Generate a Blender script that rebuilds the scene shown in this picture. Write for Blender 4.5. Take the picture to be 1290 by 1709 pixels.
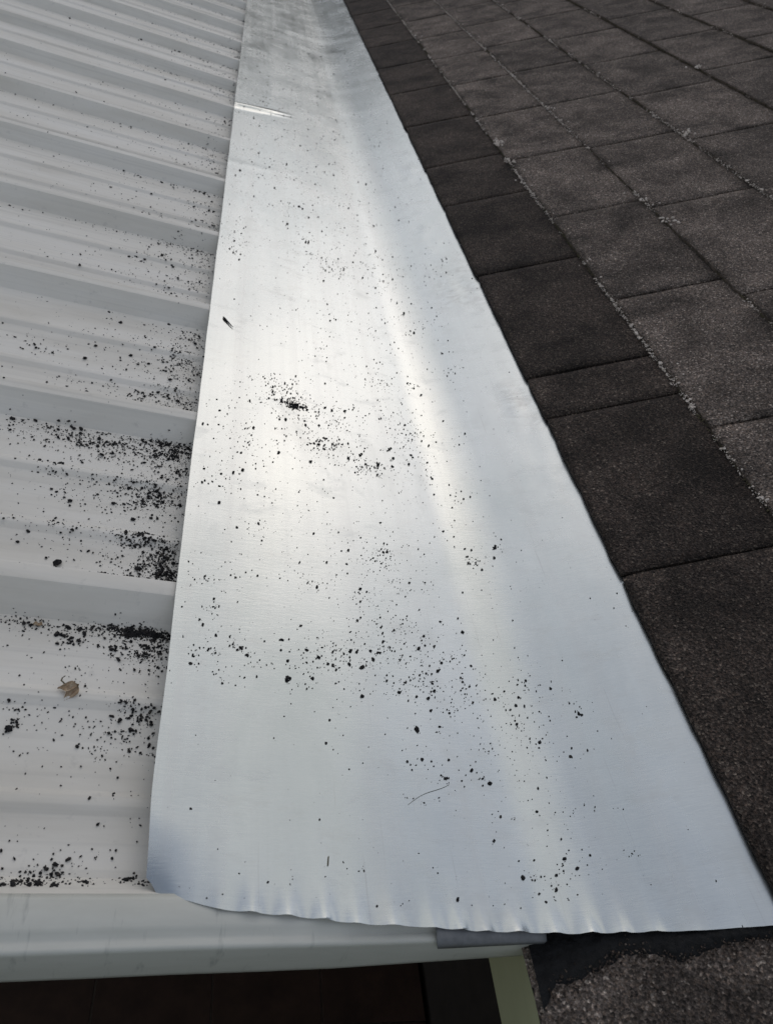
import bpy, bmesh, math, random
from mathutils import Vector, Matrix, noise
for o in list(bpy.data.objects): bpy.data.objects.remove(o)
scene = bpy.context.scene
COL = scene.collection
H = 0.45                      # metres from the roof panel up to the lens; roof sizes below are in units of H
R_ = math.radians

# ---------------------------------------------------------------- camera
cam_d = bpy.data.cameras.new('camera'); cam = bpy.data.objects.new('camera', cam_d); COL.objects.link(cam)
cam_d.sensor_fit = 'VERTICAL'; cam_d.sensor_height = 24.0; cam_d.lens = 24.0*1285/1709
cam_d.clip_start = 0.01; cam_d.clip_end = 6000
cam.matrix_world = Matrix(((0.9474995, -0.15275631, -0.28090962, 0), (-0.11642021, 0.65340842, -0.74799984, 0),
                           (0.29781041, 0.74143303, 0.60132023, H), (0, 0, 0, 1))) 
cam_d.dof.use_dof = True; cam_d.dof.focus_distance = 0.60; cam_d.dof.aperture_fstop = 13.0
scene.camera = cam

# ---------------------------------------------------------------- sky, sun, exposure
SUN_EL, SUN_AZ = R_(37), R_(10)
CLOUD, CLOUD_SCALE, CSEED = 5.8, 2.7, 17.2
w = bpy.data.worlds.new('World'); scene.world = w; w.use_nodes = True
wn = w.node_tree.nodes; wl = w.node_tree.links
sky = wn.new('ShaderNodeTexSky'); sky.sky_type = 'NISHITA'; sky.sun_disc = False
sky.sun_elevation = SUN_EL; sky.sun_rotation = SUN_AZ
sky.air_density = 1.0; sky.dust_density = 1.2; sky.ozone_density = 1.0
wn['Background'].inputs[1].default_value = 0.095
# broken thin cloud, the same all over the sky
tc = wn.new('ShaderNodeTexCoord'); cn = wn.new('ShaderNodeTexNoise'); cr = wn.new('ShaderNodeValToRGB'); cm = wn.new('ShaderNodeMix')
cn.inputs['Scale'].default_value = CLOUD_SCALE; cn.inputs['Detail'].default_value = 5; cn.inputs['Roughness'].default_value = .5
cn.inputs['Distortion'].default_value = .3
cr.color_ramp.elements[0].position = .43; cr.color_ramp.elements[0].color = (.04, .04, .04, 1)
cr.color_ramp.elements[1].position = .61; cr.color_ramp.elements[1].color = (.9, .9, .9, 1)
cm.data_type = 'RGBA'; cm.inputs[7].default_value = (CLOUD*1.0, CLOUD*1.0, CLOUD*.99, 1)
cp = wn.new('ShaderNodeMapping'); cp.inputs['Location'].default_value = (CSEED, 0, 0)
wl.new(tc.outputs['Generated'], cp.inputs['Vector']); wl.new(cp.outputs[0], cn.inputs['Vector']); wl.new(cn.outputs['Fac'], cr.inputs[0])
wl.new(cr.outputs[0], cm.inputs[0]); wl.new(sky.outputs[0], cm.inputs[6]); wl.new(cm.outputs[2], wn['Background'].inputs[0])
sd = bpy.data.lights.new('sun', 'SUN'); sd.energy = 0.55; sd.angle = R_(115); sd.color = (1, .98, .95)
sun = bpy.data.objects.new('sun', sd); COL.objects.link(sun)
sun.rotation_euler = Vector((math.sin(SUN_AZ)*math.cos(SUN_EL), math.cos(SUN_AZ)*math.cos(SUN_EL), math.sin(SUN_EL))).to_track_quat('Z', 'Y').to_euler()
scene.view_settings.view_transform = 'Standard'; scene.view_settings.look = 'None'
scene.view_settings.gamma = 1; scene.view_settings.exposure = -0.06; scene.view_settings.use_curve_mapping = False
scene.render.engine = 'CYCLES'
scene.render.resolution_x = 772; scene.render.resolution_y = 1024

# ---------------------------------------------------------------- helpers
def link(name, me, mat, parent=None, smooth=False):
    o = bpy.data.objects.new(name, me); COL.objects.link(o)
    for m in (mat if isinstance(mat, (list, tuple)) else [mat]):
        if m and m.name not in [q.name for q in me.materials if q]: me.materials.append(m)
    if smooth:
        for p in me.polygons: p.use_smooth = True
    if parent: o.parent = parent
    return o
def mesh(name, v, f, mat, parent=None, smooth=False):
    me = bpy.data.meshes.new(name); me.from_pydata([tuple(c*H for c in p) for p in v], [], f); me.update()
    return link(name, me, mat, parent, smooth)
def tag(o, label=None, cat=None, group=None, kind=None):
    for k, val in (('label', label), ('category', cat), ('group', group), ('kind', kind)):
        if val: o[k] = val
    return o
def empty(name, loc):
    o = bpy.data.objects.new(name, None); COL.objects.link(o); o.location = loc; o.empty_display_size = .05
    return o
def box(name, lo, hi, mat, parent=None, bev=0.0):
    bm = bmesh.new(); bmesh.ops.create_cube(bm, size=1)
    for v in bm.verts:
        v.co = Vector([lo[i]+(v.co[i]+.5)*(hi[i]-lo[i]) for i in range(3)])
    if bev: bmesh.ops.bevel(bm, geom=bm.edges[:], offset=bev, segments=2, affect='EDGES', profile=.5)
    me = bpy.data.meshes.new(name); bm.to_mesh(me); bm.free()
    return link(name, me, mat, parent)
class NT:
    def __init__(s, name):
        s.m = bpy.data.materials.new(name); s.m.use_nodes = True
        s.n = s.m.node_tree.nodes; s.l = s.m.node_tree.links; s.b = s.n['Principled BSDF']
    def new(s, t, **k):
        q = s.n.new(t)
        for a, b in k.items():
            if hasattr(q, a): setattr(q, a, b)
        return q
    def set(s, inp, v):
        if isinstance(v, bpy.types.NodeSocket): s.l.new(v, inp)
        else: inp.default_value = v
    def pos(s): return s.new('ShaderNodeNewGeometry').outputs['Position']
    def mapv(s, vec, scale):
        q = s.new('ShaderNodeMapping'); s.set(q.inputs['Vector'], vec); q.inputs['Scale'].default_value = scale
        return q.outputs[0]
    def noise(s, vec, scale, detail=3, rough=.55, dist=0):
        q = s.new('ShaderNodeTexNoise'); s.set(q.inputs['Vector'], vec); q.inputs['Scale'].default_value = scale
        q.inputs['Detail'].default_value = detail; q.inputs['Roughness'].default_value = rough; q.inputs['Distortion'].default_value = dist
        return q.outputs['Fac']
    def vor(s, vec, scale, out='Distance', feature='F1'):
        q = s.new('ShaderNodeTexVoronoi', feature=feature); s.set(q.inputs['Vector'], vec); q.inputs['Scale'].default_value = scale
        return q.outputs[out]
    def ramp(s, fac, stops):
        q = s.new('ShaderNodeValToRGB'); s.set(q.inputs[0], fac); e = q.color_ramp.elements
        while len(e) < len(stops): e.new(.5)
        for i, (p, c) in enumerate(stops):
            e[i].position = p; e[i].color = (c, c, c, 1) if isinstance(c, (int, float)) else (*c, 1)
        return q.outputs[0]
    def mix(s, fac, a, b, mode='MIX'):
        q = s.new('ShaderNodeMix', data_type='RGBA', blend_type=mode)
        s.set(q.inputs[0], fac)
        for i, v in ((6, a), (7, b)): s.set(q.inputs[i], (*v, 1) if isinstance(v, tuple) and len(v) == 3 else v)
        return q.outputs[2]
    def math(s, op, a, b=0.0):
        q = s.new('ShaderNodeMath', operation=op); s.set(q.inputs[0], a); s.set(q.inputs[1], b); return q.outputs[0]
    def bump(s, h, strength, dist, normal=None):
        q = s.new('ShaderNodeBump'); s.set(q.inputs['Height'], h); q.inputs['Strength'].default_value = strength
        q.inputs['Distance'].default_value = dist
        if normal: s.l.new(normal, q.inputs['Normal'])
        return q.outputs[0]
    def out(s, color=None, rough=None, metal=None, normal=None, spec=None):
        for k, v in (('Base Color', color), ('Roughness', rough), ('Metallic', metal), ('Normal', normal), ('Specular IOR Level', spec)):
            if v is not None: s.set(s.b.inputs[k], (*v, 1) if isinstance(v, tuple) and len(v) == 3 else v)
        return s.m

# ---------------------------------------------------------------- materials
def mat_flashing():
    t = NT('bare_aluminium'); P = t.pos()
    brush = t.noise(t.mapv(P, (130, 1500, 130)), 1.0, 3, .6)            # fine rolling grain running across the sheet
    mott = t.noise(t.mapv(P, (90, 420, 90)), 1.0, 2, .5)
    smud = t.noise(t.mapv(P, (9, 5, 9)), 1.0, 5, .62, .6)
    dirt = t.noise(t.mapv(P, (26, 60, 26)), 1.0, 5, .7)
    streak = t.noise(t.mapv(P, (55, 1.0, 20)), 1.0, 4, .65)
    stain = t.noise(t.mapv(P, (26, 40, 26)), 1.0, 6, .68, .4)          # dried water marks
    scr = t.noise(t.mapv(P, (500, 9, 60)), 1.0, 2, .5, .4)
    col = t.ramp(smud, [(.25, (.515, .555, .555)), (.6, (.605, .64, .64)), (.8, (.535, .565, .56))])
    col = t.mix(t.ramp(dirt, [(.56, 0.), (.78, .22)]), col, (.42, .41, .39))
    col = t.mix(t.ramp(streak, [(.45, 0.), (.8, .26)]), col, (.5, .5, .5))
    col = t.mix(t.ramp(stain, [(.54, 0.), (.66, .08), (.8, .20)]), col, (.36, .36, .35))
    col = t.mix(t.ramp(scr, [(.70, 0.), (.76, .25)]), col, (.40, .40, .40))
    for (sx, sy, rad) in ((.357, 1.02, .060), (.364, .706, .034)):   # hand smears
        vd = t.new('ShaderNodeVectorMath', operation='DISTANCE'); t.l.new(t.mapv(P, (1, .5, 0)), vd.inputs[0]); vd.inputs[1].default_value = (sx, sy*.5, 0)
        m = t.math('MULTIPLY', t.ramp(vd.outputs['Value'], [(rad*.3, 1.), (rad, 0.)]), t.ramp(t.noise(t.mapv(P, (45, 70, 45)), 1.0, 5, .65, .8), [(.42, 0.), (.66, .42)]))
        col = t.mix(m, col, (.30, .30, .295))
    rg = t.math('ADD', t.ramp(smud, [(.3, .15), (.7, .24)]), t.math('MULTIPLY', streak, .12))
    rg = t.math('ADD', rg, t.ramp(stain, [(.55, 0.), (.7, .07)]))
    n1 = t.bump(brush, .13, .0004); n2 = t.bump(mott, .06, .0007, n1)
    return t.out(col, rg, 1.0, n2)
def mat_paint():
    t = NT('white_painted_steel'); P = t.pos()
    film = t.noise(t.mapv(P, (3.5, 22, 10)), 1.0, 5, .65, .3)
    spot = t.noise(P, 90, 4, .7)
    along = t.noise(t.mapv(P, (1.2, 120, 60)), 1.0, 3, .6)
    col = t.ramp(film, [(.28, (.70, .66, .58)), (.55, (.81, .775, .70)), (.75, (.84, .81, .75))])
    col = t.mix(t.ramp(along, [(.52, 0.), (.8, .35)]), col, (.42, .41, .38))
    col = t.mix(t.ramp(spot, [(.60, 0.), (.78, .35)]), col, (.34, .33, .31))
    n = t.bump(t.noise(t.mapv(P, (6, 14, 6)), 1.0, 2), .12, .004)
    n = t.bump(t.noise(P, 900, 2), .05, .0004, n)
    return t.out(col, t.ramp(film, [(.3, .55), (.7, .42)]), 0.0, n, .4)
def mat_trim():
    t = NT('pale_green_grey_trim'); P = t.pos()
    film = t.noise(t.mapv(P, (8, 30, 40)), 1.0, 5, .65, .3)
    sc = t.noise(t.mapv(P, (130, 20, 26)), 1.0, 4, .7)
    col = t.ramp(film, [(.3, (.57, .565, .50)), (.6, (.66, .655, .59)), (.8, (.70, .69, .63))])
    col = t.mix(t.ramp(sc, [(.60, 0.), (.75, .5)]), col, (.25, .26, .24))
    return t.out(col, .42, 0.0, t.bump(film, .1, .003), .4)
def mat_shingle(name, lo, mid, hi, warm):
    t = NT(name); P = t.pos()
    big = t.noise(P, 14, 4, .6, .4)
    gran = t.vor(P, 640, 'Color'); gs = t.new('ShaderNodeSeparateColor'); t.l.new(gran, gs.inputs[0])
    col = t.ramp(gs.outputs[0], [(.0, lo), (.55, mid), (.88, mid), (1., hi)])
    col = t.mix(t.ramp(gs.outputs[1], [(.55, 0.), (.9, .5)]), col, warm)
    rnd = t.new('ShaderNodeObjectInfo').outputs['Random']
    fine = t.noise(P, 210, 3, .75)
    spk = t.noise(P, 520, 2, .7)
    k = t.math('MULTIPLY', t.math('MULTIPLY', t.ramp(fine, [(.3, .62), (.7, 1.4)]), t.ramp(spk, [(.35, .55), (.5, .9), (.68, 1.9)])), t.math('MULTIPLY', t.ramp(big, [(.32, .45), (.68, 1.4)]), t.ramp(rnd, [(0., .80), (1., 1.2)])))
    comb = t.new('ShaderNodeCombineColor')
    for i in range(3): t.l.new(k, comb.inputs[i])
    col = t.mix(1.0, col, comb.outputs[0], 'MULTIPLY')
    d = t.vor(P, 640, 'Distance')
    n = t.bump(d, .85, .0015); n = t.bump(t.noise(P, 120, 4, .7), .3, .002, n)
    return t.out(col, .92, 0.0, n, .25)
def mat_simple(name, c1, c2, scale, rough, bump=.2, bd=.002, stretch=(1, 1, 1), spec=.3, metal=0.0):
    t = NT(name); P = t.pos()
    f = t.noise(t.mapv(P, stretch), scale, 5, .65, .2)
    return t.out(t.ramp(f, [(.3, c1), (.7, c2)]), rough, metal, t.bump(f, bump, bd), spec)
M_FLASH = mat_flashing(); M_PAINT = mat_paint(); M_TRIM = mat_trim()
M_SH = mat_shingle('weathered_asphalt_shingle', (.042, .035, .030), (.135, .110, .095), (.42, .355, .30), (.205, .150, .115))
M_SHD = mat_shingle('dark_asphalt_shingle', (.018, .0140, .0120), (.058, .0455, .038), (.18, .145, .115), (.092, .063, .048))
M_BUTT = mat_simple('frayed_edge_painted_shade', (.020, .016, .012), (.20, .16, .13), 130, .95, .6, .002)  # frayed edge, darkened to paint in the shadow line under each course
M_DECK = mat_simple('black_underlayment', (.006, .006, .006), (.014, .013, .013), 60, .9)
M_PATCH = mat_simple('rough_black_patch', (.004, .004, .004), (.014, .014, .015), 160, .75, .9, .004)
def mat_gran():
    t = NT('loose_black_granule'); P = t.pos()
    f = t.noise(P, 330, 3, .6)
    return t.out(t.ramp(f, [(.30, (.006, .006, .007)), (.55, (.018, .017, .018)), (.66, (.05, .042, .036)), (.78, (.12, .105, .095))]), .85, 0., t.bump(t.noise(P, 1500, 2), .6, .0006), .3)
M_GRAN = mat_gran()
M_LICH = mat_simple('pale_lichen', (.48, .40, .34), (.85, .77, .69), 350, .95, .8, .001)
M_MOSS = mat_simple('dull_moss', (.05, .045, .025), (.15, .13, .08), 300, .95, .8, .001)
M_FASC = mat_simple('olive_cream_paint', (.50, .50, .30), (.60, .59, .38), 25, .6, .15, .002, (1, .25, 1))
M_STRIP = mat_simple('dull_grey_metal', (.17, .175, .18), (.23, .235, .24), 220, .55, .15, .001)
M_TILE = mat_simple('dark_brown_tile', (.035, .021, .015), (.07, .04, .028), 9, .6)
M_GROUT = mat_simple('sandy_grout', (.16, .13, .10), (.24, .20, .16), 80, .9)
M_WALL = mat_simple('dark_brown_wall_paint', (.03, .024, .02), (.045, .036, .03), 12, .7)
M_WOOD = mat_simple('brown_timber', (.10, .07, .045), (.16, .11, .07), 12, .7, .3, .002, (1, 8, 8))
M_GROUND = mat_simple('lawn_and_soil', (.05, .06, .028), (.09, .095, .045), 1.2, .95)
M_WOODS = mat_simple('dull_green_foliage', (.030, .045, .016), (.085, .105, .045), .8, .9, .5, .3)
# ---------------------------------------------------------------- the setting: ground and patio
def plane(name, lo, hi, z, mat):
    me = bpy.data.meshes.new(name)
    me.from_pydata([(lo[0], lo[1], z), (hi[0], lo[1], z), (hi[0], hi[1], z), (lo[0], hi[1], z)], [], [(0, 1, 2, 3)])
    return link(name, me, mat)
tag(plane('ground', (-3000, -3000), (3000, 3000), -2.66, M_GROUND), kind='structure')
patio = tag(box('patio', (-2.40, -1.6, -2.72), (1.2, 5.2, -2.605), M_GROUT), kind='structure')
tile_me = None
for i in range(9):
    for j in range(6):
        x0 = .044-.392*6+i*.392
        y0 = -.30+j*.392
        if tile_me is None:
            t = box('tile', (.003, .003, 0), (.389, .389, .014), M_TILE, patio, .0015); tile_me = t.data
        else:
            t = bpy.data.objects.new('tile', tile_me); COL.objects.link(t); t.parent = patio
        t.location = (x0, y0, -2.609)

# a belt of trees round the plot, beyond the roofs (only mirrored in the metal)
def woods():
    rr = random.Random(21); v, f = [], []
    g = (1+5**.5)/2
    for k in range(5200):
        an = rr.uniform(.05, .95)*math.pi; rad = rr.uniform(34, 48)
        top = 10.2+3.0*noise.noise(Vector((math.cos(an)*4, math.sin(an)*4, 2)))+1.4*noise.noise(Vector((math.cos(an)*13, math.sin(an)*13, 5)))
        z = -2.66+top*(1-rr.random()**1.6*.98)
        c = Vector((math.cos(an)*rad, math.sin(an)*rad, z)); r = rr.uniform(.5, 1.1)
        for _ in range(3):
            d1 = Vector((rr.gauss(0, 1), rr.gauss(0, 1), rr.gauss(0, 1))).normalized(); d2 = d1.orthogonal().normalized()
            o_ = c+Vector((rr.gauss(0, .5), rr.gauss(0, .5), rr.gauss(0, .4)))
            b = len(v); v += [tuple(o_-d1*r), tuple(o_+d2*r*.6), tuple(o_+d1*r), tuple(o_-d2*r*.6)]; f.append((b, b+1, b+2, b+3))
    me = bpy.data.meshes.new('distant_woods'); me.from_pydata(v, [], f); me.update()
    o = link('distant_woods', me, M_WOODS); tag(o, 'belt of green trees mirrored dimly at the far end of the flashing', 'woods', kind='stuff')
woods()

# ---------------------------------------------------------------- metal patio roof (ribs run left to right)
PITCH = .508
RIB = [(-.005, .0), (-.001, .0008), (.0375, .0375), (.0405, .0405), (.0445, .0415), (.0675, .0415), (.0715, .0405), (.0745, .0375), (.109, .0008), (.113, 0)]
def minor(c): return [(c-.019, 0), (c-.016, .0008), (c-.007, .0064), (c-.004, .007), (c+.004, .007), (c+.007, .0064), (c+.016, .0008), (c+.019, 0)]
BAY = RIB + minor(.205) + minor(.365)
def panel_z(y):
    u = (y-.85) % PITCH
    if u > PITCH-.010: u -= PITCH
    for a, b in zip(BAY, BAY[1:]):
        if a[0] <= u <= b[0]: return a[1]+(b[1]-a[1])*(u-a[0])/(b[0]-a[0]) if b[0] > a[0] else a[1]
    return 0.
roof = empty('metal_roof', (0, .37*H, 0))
tag(roof, 'white ribbed steel patio roof strewn with black granules, left of the flashing', 'metal roof')
def oil(x, y): return .0022*noise.noise(Vector((x*1.1, y*4, 3.1)))+.0011*noise.noise(Vector((x*3, y*9, 7.7)))
def add_panel(y0, nb, first):
    prof = []
    for b in range(nb):
        base = y0+b*PITCH
        for (u, z) in BAY:
            if first and b == 0 and u < .046: continue
            prof.append((base+u, z))
        prof.append((base+.29, 0)); prof.append((base+.45, 0))
    base = y0+nb*PITCH                                            # lap over the first rib of the next panel
    prof += [(base+u, z) for (u, z) in RIB[:7]]
    prof.sort()
    xs = [-7+i*(7.52/50) for i in range(51)]
    v, f = [], []
    npz = len(prof)
    for x in xs:
        for i, (y, z) in enumerate(prof):
            lap = .0022 if i >= npz-7 else 0.
            lap += .0012*max(0, 1-abs(i-(npz-1))/2.) * (.5+.5*noise.noise(Vector((x*2, y, 0)))) if i >= npz-3 else 0
            v.append((x, y-.37, z+lap+oil(x, y)*(1 if z < .03 else .4)))
    for a in range(len(xs)-1):
        for i in range(npz-1):
            f.append((a*npz+i, (a+1)*npz+i, (a+1)*npz+i+1, a*npz+i+1))
    o = mesh('roof_panel', v, f, M_PAINT, roof, True)
    o.data.set_sharp_from_angle(angle=R_(24))
    md = o.modifiers.new('thick', 'SOLIDIFY'); md.thickness = .0006; md.offset = -1
add_panel(.342, 3, True)
for k in range(7): add_panel(.342+PITCH*(3+4*k), 4, False)
# folded edge trim over the last rib
xs = [-7+i*.1 for i in range(76)]
xs = [x for x in xs if x < .56]+[.566]
v, f = [], []
TP = [(.412, .0408), (.404, .0436), (.370, .0436), (.365, .041), (.3605, .0372), (.356, .0362), (.3505, .0378), (.3465, .036), (.3455, .031)]
for x in xs:
    zb = -.043+(0. if x < .27 else (x-.27)*.055)
    sh = .006+(max(x, -1.2)+.08)*.024                            # the trim is not quite square to the ribs
    wob = .0009*noise.noise(Vector((x*5, 1, 0)))
    q = [(y+sh*(1 if y < .40 else .4), z) for (y, z) in TP+[(.3462, -.02), (.3466, zb+.008), (.3470, zb), (.350, zb-.001), (.353, zb+.003), (.353, zb+.02)]]
    for (y, z) in q: v.append((x, y-.37+wob, z+.4*wob+.0006*noise.noise(Vector((x*3, z*9, 4)))))
npz = len(q)
for a in range(len(xs)-1):
    for i in range(npz-1): f.append((a*npz+i, a*npz+i+1, (a+1)*npz+i+1, (a+1)*npz+i))
tr = mesh('eave_trim', v, f, M_TRIM, roof, True)
tr['label'] = 'pale green-grey folded edge trim with scuffs'
md = tr.modifiers.new('thick', 'SOLIDIFY'); md.thickness = .0006; md.offset = -1
for y in (.60, 2.4, 4.6): 
    b = box('beam', (-7*H, y-.03, -.155), (.23, y+.03, -.003), M_WOOD, roof, .003); b.location = (0, -.37*H, 0)
for y in (.60, 4.6):
    p_ = box('post', (-2.75, y-.045, -2.66), (-2.66, y+.045, -.156), M_WOOD, roof, .003); p_.location = (0, -.37*H, 0)

# ---------------------------------------------------------------- the house: shingle roof, fascia, wall
A28 = R_(28); CA, SA = math.cos(A28), math.sin(A28); XE = .575
house = empty('house', (XE*H, 0, -2.66))
tag(house, 'house with dark asphalt shingle roof sloping up to the right of the flashing', 'house')
HX, HZ = XE, -2.66/H
rmat = Matrix(((CA, 0, -SA, 0), (0, 1, 0, 0), (SA, 0, CA, 0), (0, 0, 0, 1)))   # local x = up the slope, z = off the roof
bm = bmesh.new(); bmesh.ops.create_cube(bm, size=1)
for q in bm.verts: q.co = Vector(((.004+(q.co.x+.5)*9.2)*H, (-3+(q.co.y+.5)*19)*H, (-.030+(q.co.z+.5)*.028)*H))
me = bpy.data.meshes.new('roof'); bm.to_mesh(me); bm.free()
rdeck = link('roof', me, M_DECK, house)
rdeck.matrix_local = Matrix.Translation((0, 0, 2.66)) @ rmat
rdeck['label'] = 'dark grey shingle roof with pale lichen along the course edges'
T = .0098; EXPO = .33
def tab_mesh(width, seed, depth=.385, jag=1.0):
    rr = random.Random(seed); nx, ny = 12, max(6, int(width*36))
    v, f = [], []
    off = rr.random()*50
    for side in (0, 1):
        for i in range(nx+1):
            a = i/nx; s = depth*(a**1.3)
            for j in range(ny+1):
                y = -width/2+width*j/ny
                ss, yy = s, y
                if i == 0:
                    ss += jag*(.0035*noise.noise(Vector((y*9+off, 1, 0)))+.0022*noise.noise(Vector((y*45+off, 5, 0))))
                    if j in (0, ny): ss += .0025
                if j == 0 or j == ny: yy += .0022*noise.noise(Vector((s*30+off, j, 2)))*(1 if j else -1)
                z = T*(1-s/EXPO)+(T if side == 0 else 0)
                if side == 0: 
                    z += .0016*noise.noise(Vector((s*12+off, y*12, 0)))+.0007*noise.noise(Vector((s*60, y*60, off)))
                    if i == 0: z -= .0016
                    if j in (0, ny): z -= .0012
                lift = .0060*max(0., 1-s/.12)*max(0., noise.noise(Vector((y*3+off, 8, 0))))
                v.append((ss, yy, z+lift))
    n1 = (nx+1)*(ny+1); q = lambda i, j: i*(ny+1)+j
    for i in range(nx):
        for j in range(ny):
            f.append((q(i, j), q(i+1, j), q(i+1, j+1), q(i, j+1)))
    ntop = len(f)
    for j in range(ny): f.append((q(0, j), q(0, j+1), n1+q(0, j+1), n1+q(0, j)))
    nb = len(f)
    for i in range(nx):
        f.append((q(i+1, 0), q(i, 0), n1+q(i, 0), n1+q(i+1, 0)))
        f.append((q(i, ny), q(i+1, ny), n1+q(i+1, ny), n1+q(i, ny)))
    me = bpy.data.meshes.new('shingle'); me.from_pydata([tuple(c*H for c in p) for p in v], [], f)
    me.update()
    for k, p in enumerate(me.polygons):
        p.material_index = 1 if ntop <= k < nb else 0
        p.use_smooth = k < ntop
    return me
GAP = .0080
cache = {}
def tab(s, y0, y1, rng, mat, raise_=0., variants=5):
    wdt = round(y1-y0-GAP, 3); key = (wdt, rng.randrange(variants), mat.name)
    if key not in cache:
        me = tab_mesh(wdt, hash((wdt, key[1])) % 9973)
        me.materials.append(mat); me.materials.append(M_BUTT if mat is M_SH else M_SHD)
        cache[key] = me
    o = bpy.data.objects.new('shingle', cache[key]); COL.objects.link(o); o.parent = rdeck
    o.location = ((s+rng.uniform(-.003, .003)*(.4 if mat is M_SHD else 1))*H, ((y0+y1)/2+rng.uniform(-.002, .002))*H, (raise_+rng.uniform(0, .0009))*H)
    o.rotation_euler = (0, 0, rng.uniform(-.004, .004))
rng = random.Random(11)
TW = .62
def row(s, cuts, mat, raise_=0.):
    for a, b in zip(cuts, cuts[1:]): tab(s, a, b, rng, mat, raise_)
def run(start, tw, lo, hi):
    c = [start]
    while c[-1] < hi: c.append(c[-1]+tw)
    while c[0] > lo: c.insert(0, c[0]-tw)
    return c
row(-.018, [-1.55, -.93, -.31, .62, 1.24, 1.86], M_SH)
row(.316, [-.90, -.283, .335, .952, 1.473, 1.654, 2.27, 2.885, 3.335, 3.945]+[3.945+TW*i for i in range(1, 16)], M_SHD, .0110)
ROWS = [(.640, 1.312, .630), (.952, 2.478, .655), (1.294, 2.985, .640), (1.672, 3.758, .650), (2.018, 3.45, .64)]
SR = [r[0] for r in ROWS]
for s, st, tw in ROWS: row(s, run(st, tw, .3, 12.5), M_SH, .0110)
for k in range(3):
    s = 2.018+.335*(k+1); SR.append(s)
    row(s, run(3.1+.33*k, .64, 1.6, 12.5), M_SH, .0110)
# the slope above the last built courses
bm = bmesh.new(); bmesh.ops.create_cube(bm, size=1)
for q in bm.verts: q.co = Vector(((3.36+(q.co.x+.5)*5.8)*H, (-3+(q.co.y+.5)*19)*H, (.006+(q.co.z+.5)*.012)*H))
me = bpy.data.meshes.new('upper_roofing'); bm.to_mesh(me); bm.free()
link('upper_roofing', me, M_SH, rdeck)
def hbox(name, lo, hi, mat, bev=.0):
    o = box(name, lo, hi, mat, house, bev); o.location = (-XE*H, 0, 2.66); return o
fb = hbox('fascia_board', (XE*H+.001, -3*H, -.072), (XE*H+.021, 14*H, -.008), M_FASC, .002)
fb['label'] = 'olive cream painted fascia board'
hbox('soffit', (XE*H+.021, -3*H, -.070), (1.24, 14*H, -.058), M_WALL)
hbox('wall', (1.24, -3*H, -2.66), (1.36, 14*H, -.058), M_WALL)
# lichen and moss along the course edges
def rock(bm_v, bm_f, c, r, rr, flat=.6, mtx=None, sub=0):
    """one angular crumb: a jittered icosahedron"""
    g = (1+5**.5)/2
    pts = [(-1, g, 0), (1, g, 0), (-1, -g, 0), (1, -g, 0), (0, -1, g), (0, 1, g), (0, -1, -g), (0, 1, -g), (g, 0, -1), (g, 0, 1), (-g, 0, -1), (-g, 0, 1)]
    fs = [(0, 11, 5), (0, 5, 1), (0, 1, 7), (0, 7, 10), (0, 10, 11), (1, 5, 9), (5, 11, 4), (11, 10, 2), (10, 7, 6), (7, 1, 8), (3, 9, 4), (3, 4, 2), (3, 2, 6), (3, 6, 8), (3, 8, 9), (4, 9, 5), (2, 4, 11), (6, 2, 10), (8, 6, 7), (9, 8, 1)]
    rx, ry = (r if isinstance(r, tuple) else (r*rr.uniform(.75, 1.3), r*rr.uniform(.6, 1.0)))
    an = rr.uniform(0, 6.283); ca, sa = math.cos(an), math.sin(an); b = len(bm_v)
    rz = min(rx, ry)*flat
    tl = rr.uniform(-.4, .4)
    for p in pts:
        j = rr.uniform(.52, 1.30)/1.902
        x, y, z = p[0]*rx*j, p[1]*ry*j, p[2]*rz*j+p[0]*tl*rz*.4
        q = (c[0]+x*ca-y*sa, c[1]+x*sa+y*ca, c[2]+z+rz*.75)
        bm_v.append(q)
    bm_f.extend([tuple(b+i for i in t_) for t_ in fs])
rl = random.Random(5)
lv, lf, mv, mf = [], [], [], []
for idx, s in enumerate(SR[:6]):
    for k in range(8000 if idx < 4 else 4000):
        y = rl.uniform(.6, 8.5); wild = rl.random() < .12
        dens = noise.noise(Vector((y*1.9, s*11, 1)))+.7*noise.noise(Vector((y*11, s*5, 4)))+.4*noise.noise(Vector((y*37, s*5, 9)))
        if dens < (-.12 if idx < 3 else .10) + rl.uniform(-.12, .12): 
            if rl.random() < .35: rock(mv, mf, (s+rl.uniform(-.004, .002), y, T*2.0+rl.uniform(0, T*.6)), rl.uniform(.0015, .0032), rl, .7)
            continue
        rock(lv, lf, (s+(rl.gauss(.012, .012) if wild else rl.gauss(-.001, .003)), y, T*2.1+(rl.uniform(.5, 1.0)*T if wild else rl.uniform(0, T*.9))), rl.lognormvariate(math.log(.0016), .50), rl, .6)
for (s, y, n_, r) in ((.652, 3.44, 26, .0062), (1.305, 3.05, 18, .006), (1.668, 3.82, 12, .006), (.640, 3.2, 20, .005), (.952, 2.35, 12, .006), (.952, 2.55, 10, .005)):
    for k in range(n_): rock(lv, lf, (s+rl.gauss(0, .012), y+rl.gauss(0, .022), T*2.8+rl.uniform(0, .006)), r*rl.uniform(.6, 1.2), rl, .8)
li = mesh('lichen', lv, lf, M_LICH, rdeck); li['kind'] = 'stuff'
mo = mesh('moss', mv, mf, M_MOSS, rdeck); mo['kind'] = 'stuff'

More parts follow.
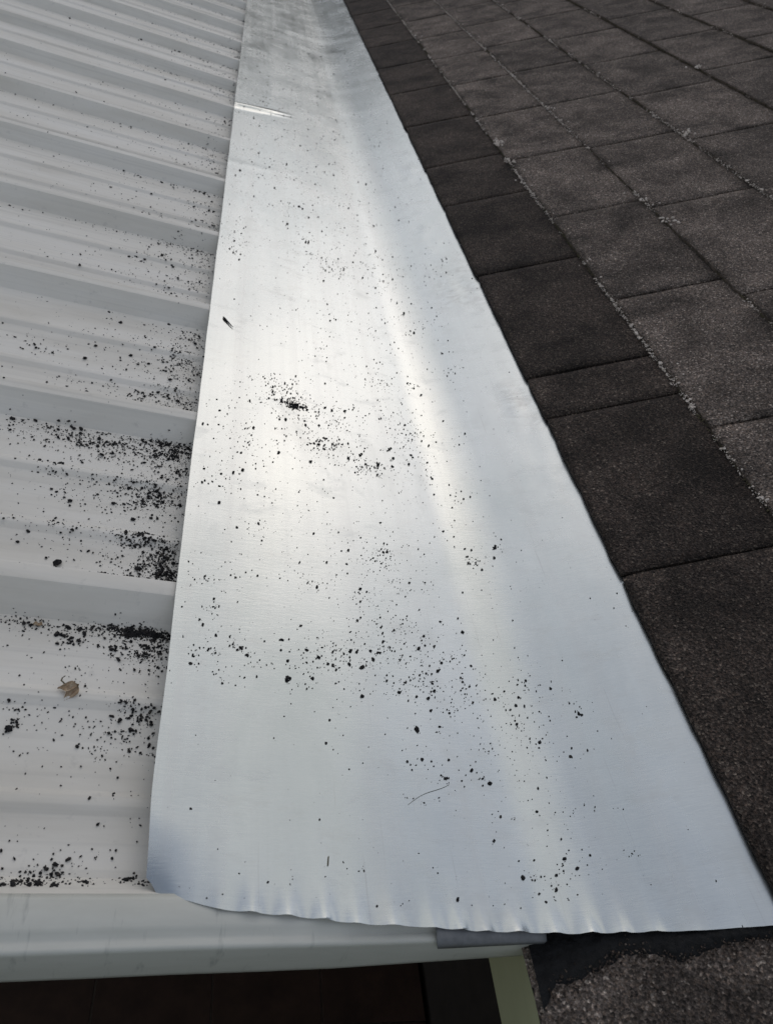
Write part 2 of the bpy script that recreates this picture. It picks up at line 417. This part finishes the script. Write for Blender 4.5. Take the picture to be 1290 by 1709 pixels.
# ---------------------------------------------------------------- the sheet-metal flashing
FLAT = .0480
def sheet_base(x):
    s = (x-XE)/CA
    p = .0190-.0095*s/.33+.0060
    sl = s*SA+p/CA
    k = .035; d = FLAT-sl
    return max(FLAT, sl)+max(k-abs(d), 0.)**2/(4*k)
EDGE = [(.030, .450), (.053, .433), (.064, .417), (.094, .409), (.143, .396), (.186, .392), (.252, .386), (.312, .379), (.390, .376), (.471, .371), (.557, .369), (.637, .363), (.695, .355), (.742, .347), (.836, .336), (1.0, .325)]
def front(x):
    for a, b in zip(EDGE, EDGE[1:]):
        if x <= b[0]: return a[1]+(b[1]-a[1])*(x-a[0])/(b[0]-a[0])
    return EDGE[-1][1]
def sst(a, b, x):
    t = min(1, max(0, (x-a)/(b-a))); return t*t*(3-2*t)
N2 = lambda x, y, s=0.: noise.noise(Vector((x, y, s)))
DENTS = [(.772, 2.66, .05, .16), (.793, 2.27, .06, .16), (.804, 1.57, .06, .12), (.80, 3.36, .05, .2), (.81, 1.30, .04, .1)]
def sheet_z(x, y):
    z = sheet_base(x)
    fade = (.55+.45*sst(0, .08, x-.04))*(1-.75*sst(.52, .66, x))
    z += fade*(.0030*N2(x*5.0, y*.55, 2)+.0008*N2(x*11, y*1.6, 9)*(1-sst(.36, .5, x))) + .0022*N2(x*3, y*3.2, 5)*fade*(1-sst(.4, 3, y)*.5)
    z += .00028*N2(x*9, y*22, 3)*math.exp(-y/1.1)
    # rippled cut end
    d = y-front(x)
    ph = x*146+5.0*N2(x*8, .5, 7)
    z += (.0052+.0042*N2(x*16, 2.5, 4))*(.5+.5*math.sin(ph))**2*math.exp(-d/.019)*sst(.10, .2, x)*(1-.8*sst(.66, .78, x))
    # corner sagging past the last rib
    u = (.520-.46*(x-.05))-y
    if u > 0: z -= (.0046*(1-sst(.2, .44, x))+.012*(1-sst(.05, .105, x)))*min(1.2, u/.10)**2
    # crease telegraphing a rib, and fainter ones
    c = 3.955+.36*(x-.044); fx = 1-sst(.10, .36, x)
    if fx > 0 and abs(y-c) < .2:
        z += fx*(.0075*math.exp(-((y-c-.030)/.020)**2)+.0055*math.exp(-((y-c+.020)/.014)**2)-.003*math.exp(-((y-c-.004)/.010)**2))
    c = 3.14+.2*(x-.04)
    z += .0008*fx*math.exp(-((y-c)/.03)**2)
    for (a, b, sx, sy) in DENTS:
        g = ((x-a)/sx)**2+((y-b)/sy)**2
        if g < 5: z += .0016*math.exp(-g)*N2(x*22, y*11, 6)
    # rumpled toward the far end
    z += .0011*sst(3.2, 6, y)*N2(x*2, y*7, 1)
    return z
X0, X1 = .0478, .575+.40*CA
DL = [0.]                                                            # row spacing grows with distance, finer at the crease
while DL[-1] < 13.2:
    d_ = DL[-1]; DL.append(d_+(.007 if 3.42 < d_ < 3.85 else max(.0025, .0058*d_)))
NXF, NYF = 124, len(DL)-1
fv, ff = [], []
for j in range(NYF+1):
    for i in range(NXF+1):
        a = i/NXF
        x = X0+(X1-X0)*a
        y = front(x)+DL[j]
        xx = x
        if a < .08:
            xx += (.0022*N2(y*1.3, 3)+.0012*N2(y*6, 8)+.006*sst(.55, .40, y))*(1-a/.08)
        fv.append((xx, y-.37, sheet_z(x, y)-FLAT))
for j in range(NYF):
    for i in range(NXF):
        q = j*(NXF+1)+i; ff.append((q, q+1, q+NXF+2, q+NXF+1))
fl = mesh('valley_flashing', fv, ff, M_FLASH, None, True); fl.location = (0, .37*H, FLAT*H)
tag(fl, 'long bright bare aluminium flashing sheet with rippled cut end, lapped under the shingles', 'flashing')
md = fl.modifiers.new('thick', 'SOLIDIFY'); md.thickness = .0003; md.offset = -1
es = fl.modifiers.new('split', 'EDGE_SPLIT'); es.split_angle = R_(40)

# ---------------------------------------------------------------- things at the end of the flashing
# grey strip tucked between flashing and trim
sv, sf = [], []
for i in range(25):
    a = i/24; x = .412+a*.155
    for (y, z) in ((.3900, .0460), (.3690+.003*a, .0448), (.3595+.0035*a, .0405), (.3592+.0035*a, .0262+.007*a+.0006*N2(x*30, 1))):
        sv.append((x+(.006 if i == 0 and z < .03 else 0), y, z-.0006*(i > 20)*(i-20)*.2))
for i in range(24):
    for k in range(3): sf.append((i*4+k, i*4+k+1, i*4+k+5, i*4+k+4))
st = mesh('metal_strip', sv, sf, M_STRIP, None, True)
tag(st, 'small dull grey metal strip hanging under the rippled end of the flashing', 'metal strip')
md = st.modifiers.new('thick', 'SOLIDIFY'); md.thickness = .0006; md.offset = 0
# thin rough black patch below the cut end, lying on the lowest course
PATCHB = [(-.004, .30), (.012, .318), (.028, .314), (.069, .322), (.105, .335), (.143, .330), (.170, .316), (.202, .320), (.244, .327), (.297, .322), (.34, .318)]
def patchb(s):
    for a, b in zip(PATCHB, PATCHB[1:]):
        if s <= b[0]: return a[1]+(b[1]-a[1])*(s-a[0])/(b[0]-a[0])
    return PATCHB[-1][1]
cv, cf = [], []
NS, NYC = 110, 26
for i in range(NS+1):
    s = -.012+.325*i/NS
    e = patchb(s)+.004*N2(s*60, 3)+.003*N2(s*170, 5)+.002*N2(s*420, 9)
    for j in range(NYC+1):
        b = j/NYC; y = e+(.398-.030*max(0., s)/.3-e)*b
        top = 2*T-T*(s+.018)/EXPO
        th = .0005+.0042*sst(0, .2, b)*(.8+.9*N2(s*40, y*40, 1)+.6*N2(s*120, y*120, 2))
        th = min(th, .0030) if y > .345 else th
        if b == 0: th = -.001
        z_ = top+th
        cv.append((XE+s*CA-z_*SA, y-.38, s*SA+z_*CA))
for i in range(NS):
    for j in range(NYC):
        q = i*(NYC+1)+j; cf.append((q, q+NYC+1, q+NYC+2, q+1))
ce = mesh('black_patch', cv, cf, M_PATCH, None, True); ce.location = (0, .38*H, 0)
rc = random.Random(17); kv, kf = [], []
for _ in range(420):                                                 # shingle grit stuck along its feathered margin
    s = rc.uniform(.0, .31); y = patchb(s)+rc.gauss(.003, .008)
    if y > .36: continue
    z_ = 2*T-T*(s+.018)/EXPO+.0006+rc.uniform(0, .0022)
    rock(kv, kf, (XE+s*CA-z_*SA, y-.38, s*SA+z_*CA), rc.uniform(.0010, .0022), rc, .8)
gr = mesh('grit', kv, kf, M_SHD, ce); gr['kind'] = 'stuff'
tag(ce, 'thin black patch under the cut end of the flashing at lower right', 'roof cement')

# ---------------------------------------------------------------- loose granules washed off the shingles
rg = random.Random(3)
def gsize(): return min(.0042, rg.lognormvariate(math.log(.00104), .55))
CL = [(0.259,1.510,0.028,0.031,60),(0.218,1.573,0.062,0.054,60),(0.323,1.388,0.067,0.060,90),(0.518,1.712,0.052,0.045,36),(0.513,1.495,0.047,0.076,60),(0.418,1.513,0.134,0.124,120),(0.139,1.333,0.059,0.112,100),(0.417,1.327,0.033,0.020,30),(0.576,1.370,0.074,0.108,60),(0.481,2.397,0.122,0.103,60),(0.390,2.392,0.043,0.045,30),(0.578,2.357,0.103,0.122,60),(0.392,1.985,0.081,0.107,35),(0.656,2.106,0.051,0.108,30),(0.614,1.927,0.080,0.145,40),(0.307,2.536,0.155,0.194,50),(0.110,2.458,0.050,0.090,40),(0.208,3.054,0.155,0.336,60),(0.487,3.362,0.159,0.456,50),(0.404,3.798,0.217,0.319,40),(0.151,4.260,0.168,0.379,25),(0.328,5.525,0.262,0.839,15),(0.397,1.042,0.048,0.038,50),(0.428,1.000,0.047,0.043,30),(0.180,1.046,0.063,0.093,45),(0.101,0.913,0.038,0.053,25),(0.320,0.936,0.087,0.041,50),(0.269,0.783,0.056,0.040,60),(0.361,0.795,0.059,0.044,110),(0.449,0.819,0.054,0.052,60),(0.145,0.780,0.036,0.033,40),(0.106,0.811,0.026,0.047,25),(0.448,0.745,0.059,0.035,50),(0.518,0.776,0.042,0.050,40),(0.633,1.058,0.020,0.062,35),(0.630,0.718,0.050,0.067,70),(0.592,0.642,0.051,0.062,60),(0.529,0.588,0.016,0.009,18),(0.459,0.579,0.012,0.008,12),(0.417,0.549,0.021,0.009,10),(0.436,0.612,0.027,0.038,12),(0.598,0.522,0.040,0.018,36),(0.597,0.452,0.035,0.019,30),(0.579,0.439,0.010,0.006,14),(0.596,0.420,0.011,0.015,9),(0.648,0.455,0.042,0.017,8)]
CH = [(0.657,1.095,0.0135,0.0061),(0.651,1.068,0.0061,0.0061),(0.430,0.664,0.0116,0.0048),(0.670,0.618,0.0051,0.0091),(0.431,0.614,0.0066,0.0057),(0.474,0.616,0.0057,0.0048),(0.283,0.629,0.0055,0.0046),(0.470,0.674,0.0069,0.0039),(0.227,0.735,0.0076,0.0067),(0.233,0.739,0.0057,0.0057),(0.268,0.743,0.0077,0.0058),(0.347,0.717,0.0068,0.0068),(0.460,0.703,0.0059,0.0059),(0.460,0.830,0.0084,0.0063),(0.490,0.838,0.0053,0.0074),(0.335,0.806,0.0060,0.0080),(0.261,0.798,0.0079,0.0049),(0.221,0.813,0.0089,0.0049),(0.253,0.848,0.0051,0.0081),(0.230,0.772,0.0068,0.0058),(0.094,0.829,0.0059,0.0059),(0.109,0.886,0.0051,0.0071),(0.116,0.809,0.0059,0.0049),(0.081,0.752,0.0047,0.0066),(0.166,0.775,0.0058,0.0048),(0.147,1.242,0.0086,0.0073),(0.130,1.229,0.0085,0.0073),(0.061,1.380,0.0065,0.0065),(0.222,1.321,0.0077,0.0077),(0.290,1.309,0.0077,0.0077),(0.520,1.368,0.0068,0.0082),(0.485,1.380,0.0068,0.0068),(0.312,1.378,0.0080,0.0066),(0.141,1.068,0.0056,0.0056),(0.291,0.669,0.0037,0.0037),(0.620,0.738,0.0063,0.0052),(0.705,0.687,0.0052,0.0052),(0.307,1.009,0.0055,0.0055),(0.366,0.952,0.0065,0.0054),(0.430,1.062,0.0058,0.0070),(0.373,0.793,0.0050,0.0091),(0.353,0.775,0.0060,0.0080),(0.308,0.764,0.0049,0.0049),(0.392,0.753,0.0060,0.0040),(0.618,0.464,0.0085,0.0047),(0.631,0.449,0.0066,0.0057),(0.551,0.441,0.0074,0.0055)]
PN = [(0.013,1.307,0.027,0.026,150),(-0.025,1.275,0.042,0.031,60),(-0.007,1.176,0.034,0.029,170),(-0.033,1.197,0.040,0.014,60),(-0.044,1.149,0.044,0.021,60),(-0.017,1.051,0.027,0.011,110),(0.014,1.003,0.025,0.027,230),(0.030,0.977,0.012,0.009,110),(-0.051,1.003,0.050,0.037,60),(-0.052,1.048,0.052,0.012,40),(0.000,0.841,0.028,0.006,230),(0.019,0.835,0.022,0.006,150),(0.017,0.801,0.022,0.017,110),(-0.027,0.828,0.041,0.015,70),(-0.082,0.835,0.053,0.011,40),(-0.150,0.826,0.042,0.012,30),(0.041,0.940,0.008,0.007,16),(-0.011,0.774,0.044,0.029,50),(0.006,1.720,0.034,0.035,60),(-0.002,1.646,0.041,0.033,90),(-0.006,1.526,0.036,0.025,90),(-0.056,1.508,0.054,0.019,50),(0.020,1.833,0.026,0.028,60),(-0.143,1.672,0.085,0.069,40),(-0.048,1.834,0.080,0.019,40),(0.004,2.316,0.028,0.062,50),(-0.051,2.239,0.078,0.084,50),(-0.001,2.554,0.032,0.040,30),(-0.095,2.541,0.088,0.050,30),(0.009,2.110,0.033,0.046,40),(-0.100,2.051,0.088,0.074,40),(-0.001,2.717,0.039,0.056,30),(-0.284,1.952,0.109,0.027,30),(0.024,0.696,0.030,0.010,30),(0.003,0.669,0.033,0.020,50),(-0.017,0.638,0.040,0.029,40),(-0.130,0.657,0.030,0.029,20),(-0.112,0.683,0.039,0.005,14),(-0.089,0.441,0.020,0.007,40),(-0.064,0.447,0.017,0.010,50),(-0.016,0.444,0.011,0.006,16),(0.032,0.445,0.010,0.004,24),(-0.048,0.469,0.041,0.015,16),(0.054,0.442,0.006,0.004,8),(-0.144,1.142,0.063,0.034,40),(-0.176,1.205,0.064,0.018,30),(-0.190,1.019,0.057,0.030,30),(-0.252,1.319,0.066,0.016,60),(-0.173,1.313,0.069,0.014,100),(-0.083,1.319,0.060,0.012,110),(0.010,1.347,0.038,0.008,130),(-0.146,1.281,0.068,0.019,60),(-0.143,1.490,0.077,0.019,20),(-0.315,1.682,0.093,0.055,20),(-0.105,0.730,0.057,0.016,10),(0.004,3.484,0.033,0.066,30),(-0.018,3.224,0.054,0.102,40),(0.040,3.060,0.017,0.040,20),(-0.003,4.660,0.041,0.066,20),(0.025,4.312,0.027,0.058,20),(0.007,5.371,0.038,0.085,20)]
gv, gf = [], []
def on_sheet(x, y, r):
    if x < X0+.003 or x > .575+.31*CA or y < front(x)+.006 or y > 9: return
    rock(gv, gf, (x, y, sheet_z(x, y)), r, rg, .7)
for (x, y, sx, sy, n_) in CL:
    # uneven: each drift breaks into small knots
    knots = [(rg.gauss(x, sx*.9), rg.gauss(y, sy*.9)) for _ in range(max(2, n_//9))]
    far = (1+.10*max(0, y-1.5))*(.88 if y < 1.25 else 1)
    for _ in range(int(n_*(2.7 if y > .6 else 1.2))):
        if rg.random() < .42:
            kx, ky = rg.choice(knots); on_sheet(rg.gauss(kx, sx*.22), rg.gauss(ky, sy*.22), gsize()*far)
        else: on_sheet(rg.gauss(x, sx), rg.gauss(y, sy), gsize()*far*.9)
for (x, y, sx, sy, n_, r) in ((.262, 1.512, .010, .008, 60, .0026), (.245, 1.525, .012, .006, 34, .0024), (.225, 1.60, .02, .02, 30, .002), (.33, 1.39, .02, .012, 30, .002), (.42, 1.33, .014, .006, 16, .0022)):
    for _ in range(n_): on_sheet(rg.gauss(x, sx), rg.gauss(y, sy), r*rg.uniform(.6, 1.3))
for _ in range(6500):
    y = .40+rg.random()**1.5*4.2; x = rg.uniform(.06, .84)
    p = .5+.9*N2(x*4, y*2.2, 11)
    if x > .66: p *= .35
    if y < .62: p *= .45
    if rg.random() < p: on_sheet(x, y, gsize()*.62)
for _ in range(1100): on_sheet(rg.uniform(.06, .74), 2.6+rg.random()*3.6, gsize()*1.25)
for (x, y, a, b) in CH: 
    rock(gv, gf, (x, y, sheet_z(x, y)), (a*.49, b*.49), rg, .65)
g1 = mesh('granules', gv, gf, M_GRAN); g1.location = (0, 0, 0)
tag(g1, 'loose black shingle granules scattered over the bright aluminium flashing', 'granules', kind='stuff')
gv, gf = [], []
def on_pan(x, y, r, heap=0.):
    if x > .10 or y < .43: return
    rock(gv, gf, (x, y, panel_z(y)+oil(x, y)+heap), r, rg, .7)
for (x, y, sx, sy, n_) in PN:
    knots = [(rg.gauss(x, sx*.9), rg.gauss(y, sy*.9)) for _ in range(max(2, n_//10))]
    far = 1+.06*max(0, y-1.2)
    for _ in range(int(n_*2.5)):
        if rg.random() < .5:
            kx, ky = rg.choice(knots); on_pan(rg.gauss(kx, sx*.25), rg.gauss(ky, sy*.25), gsize()*1.18*far)
        else: on_pan(rg.gauss(x, sx), rg.gauss(y, sy), gsize()*1.05*far)
for k in range(0, 14):                                              # lines against each rib foot
    yb = .85+PITCH*k
    for _ in range([260, 420, 300, 220, 200, 190, 170, 160, 150, 140, 130, 120, 100, 80][k]):
        x = .07-rg.expovariate(1/(.20 if k < 5 else .30)); 
        if x < -1.6 or N2(x*9, k*3., 2)+.35 < rg.uniform(-.3, .6): continue
        on_pan(x, yb-.004-abs(rg.gauss(0, .012)), gsize()*1.05*(1+.05*k))
    for _ in range([260, 380, 420, 460, 460, 420, 400, 360, 330, 300, 260, 220, 180, 140][k]):
        x = .07-rg.expovariate(1/(.16 if k < 3 else .24)); u = rg.uniform(.13, .50)
        if x < -1.6 or N2(x*5+k, u*9, 6)+.3 < rg.uniform(-.25, .7): continue
        on_pan(x, yb-PITCH+u, gsize()*1.0*(1+.05*k))
for _ in range(2400):
    x = rg.uniform(-.95, .05); y = .45+rg.random()**1.4*4.2
    if N2(x*6, y*4, 15) > rg.uniform(-.3, .5): on_pan(x, y, gsize()*.85)
g2 = mesh('granules', gv, gf, M_GRAN)
tag(g2, 'black shingle granules drifted against the ribs of the white metal roof', 'granules', kind='stuff')
g2.location = (0, 0, 0)

# ---------------------------------------------------------------- bits that can be told apart
def crumb(name, x, y, z, a, b, label, cat, seed, mat=M_GRAN, flat=.7):
    rr = random.Random(seed); v, f = [], []
    rock(v, f, (0, 0, 0), (a, b), rr, flat)
    o = mesh(name, v, f, mat); o.location = (x*H, y*H, z*H)
    bv = o.modifiers.new('sub', 'SUBSURF'); bv.levels = bv.render_levels = 1; bv.subdivision_type = 'SIMPLE'
    return tag(o, label, cat)
crumb('shingle_crumb', -.145, .968, 0, .0085, .0068, 'largest black crumb on the white roof, just beyond the nearest rib', 'crumb', 1)
crumb('shingle_crumb', .053, .776, 0, .0056, .0046, 'round black crumb on the white roof touching the flashing edge', 'crumb', 2)
crumb('shingle_crumb', .659, 1.099, sheet_z(.659, 1.099), .0080, .0038, 'flat black crumb on the flashing nearest its shingle side', 'crumb', 4)
crumb('shingle_crumb', .431, .666, sheet_z(.431, .666), .0072, .0030, 'oblong black crumb alone on the lower flashing below the long drift', 'crumb', 6)
crumb('shingle_crumb', .228, .737, sheet_z(.228, .737), .0052, .0044, 'brownish black crumb at the left of the lower granule drift on the flashing', 'crumb', 8)
# black sliver
sv, sf = [], []
P = [(.083, 1.870, .0018), (.087, 1.862, .0032), (.096, 1.848, .0022), (.104, 1.834, .0015), (.110, 1.826, .0008)]
for i, (x, y, r) in enumerate(P):
    for k in range(6):
        an = k*math.pi/3
        sv.append((x-.095+r*math.cos(an)*.9, y-1.85+r*math.cos(an)*.6, .0028+r*math.sin(an)*.8))
for i in range(len(P)-1):
    for k in range(6): sf.append((i*6+k, i*6+(k+1) % 6, (i+1)*6+(k+1) % 6, (i+1)*6+k))
sf += [(5, 4, 3, 2, 1, 0), tuple(len(sv)-6+k for k in range(6))]
sl = mesh('wood_sliver', sv, sf, M_GRAN); sl.location = (.095*H, 1.85*H, sheet_z(.095, 1.85)*H)
tag(sl, 'thin black sliver lying near the left edge of the flashing', 'sliver')
def twig(name, pts, r, mat, label, cat):
    v, f = [], []
    o0 = Vector(pts[0])
    for i, p in enumerate(pts):
        for k in range(5):
            an = k*1.2566; v.append((p[0]-o0.x+r*math.cos(an), p[1]-o0.y+r*.4*math.cos(an), p[2]-o0.z+r*math.sin(an)+r))
    for i in range(len(pts)-1):
        for k in range(5): f.append((i*5+k, i*5+(k+1) % 5, (i+1)*5+(k+1) % 5, (i+1)*5+k))
    o = mesh(name, v, f, mat); o.location = o0*H
    return tag(o, label, cat)
M_DRY = mat_simple('dry_stalk', (.09, .08, .05), (.18, .15, .10), 200, .9)
twig('grass_stalk', [(.398+.069*a, .540+.038*a+.003*math.sin(a*5), sheet_z(.398+.069*a, .54+.038*a)) for a in [i/10 for i in range(11)]], .0007, M_DRY, 'thin dry stalk among granules low on the flashing', 'stalk')
twig('grass_stalk', [(.275+.0015*a, .450+.012*a, sheet_z(.276, .45)) for a in (0, .5, 1)], .0009, M_DRY, 'short dark stalk bit near the rippled end of the flashing', 'stalk')
# crumpled dry leaf
def mat_leaf():
    t = NT('dry_leaf'); P = t.pos()
    f = t.noise(P, 260, 4, .6, .5)
    return t.out(t.ramp(f, [(.30, (.10, .10, .055)), (.5, (.36, .25, .16)), (.72, (.52, .42, .30))]), .8, 0., t.bump(f, .5, .001), .2)
M_LEAF = mat_leaf()
leaf = empty('dry_leaf', (-.082*H, .712*H, .001)); leaf.scale = (.72, .72, .72)
tag(leaf, 'crumpled brown dry leaf on the white metal roof', 'leaf')
def lobe(name, pts, fold, mat, curl):
    """a folded leaf lobe: rows of (x, y, halfwidth, z); two halves raised along the midrib"""
    v, f = [], []
    for i, (x, y, wd, z, dx, dy) in enumerate(pts):
        for k in (-1, -.5, 0, .5, 1):
            up = fold*abs(k)*wd+curl*k*wd
            jag = 1+.55*math.sin(i*2.3+k*4)*(abs(k) == 1); up += .004*math.sin(i*2.9+k*3.3)
            v.append((x+dx*k*wd*jag, y+dy*k*wd*jag, z+up))
    for i in range(len(pts)-1):
        for k in range(4): q = i*5+k; f.append((q, q+1, q+6, q+5))
    o = mesh(name, v, f, mat, leaf, True)
    m = o.modifiers.new('thick', 'SOLIDIFY'); m.thickness = .00025
    m = o.modifiers.new('sub', 'SUBSURF'); m.levels = m.render_levels = 2
    return o
lobe('blade', [(-.022, .004, .001, .010, .4, .9), (-.012, .004, .008, .013, .35, .9), (0, .003, .012, .015, .3, .9), (.010, .006, .009, .016, .4, .9), (.017, .009, .002, .018, .5, .8)], .5, M_LEAF, .25)
lobe('blade', [(-.006, -.020, .001, .003, .9, -.2), (0, -.011, .009, .006, .9, -.35), (.009, -.001, .011, .010, .85, -.5), (.017, .008, .002, .016, .8, -.5)], .75, M_LEAF, -.3)
lobe('blade', [(-.012, -.008, .002, .003, .8, .5), (-.008, -.014, .008, .003, .8, .3), (-.002, -.019, .004, .002, .8, .2)], .2, M_LEAF, .5)
stk = twig('stalk', [(-.006, .006, .012), (-.013, .016, .013), (-.018, .022, .010), (-.0175, .029, .009), (-.013, .033, .011)], .0016, M_DRY, None, None)
stk.parent = leaf; stk.location = Vector((-.006, .006, .012))*H
# scrap of reddish leaf at the foot of the rib
sv = [(-.010, -.002, .001), (-.004, .004, .006), (.002, .001, .003), (.008, .005, .005), (.011, -.001, .001), (.003, -.006, .002), (-.004, -.005, .004), (-.001, -.001, .008)]
sf = [(0, 6, 7, 1), (1, 7, 2), (2, 7, 5, 4), (2, 4, 3), (6, 5, 7)]
sc = mesh('leaf_scrap', sv, sf, M_LEAF, None); sc.location = (-.149*H, .835*H, .0004); sc.scale = (.7, .7, .7)
tag(sc, 'tiny reddish brown leaf scrap at the foot of the nearest rib', 'leaf')
m = sc.modifiers.new('thick', 'SOLIDIFY'); m.thickness = .0003
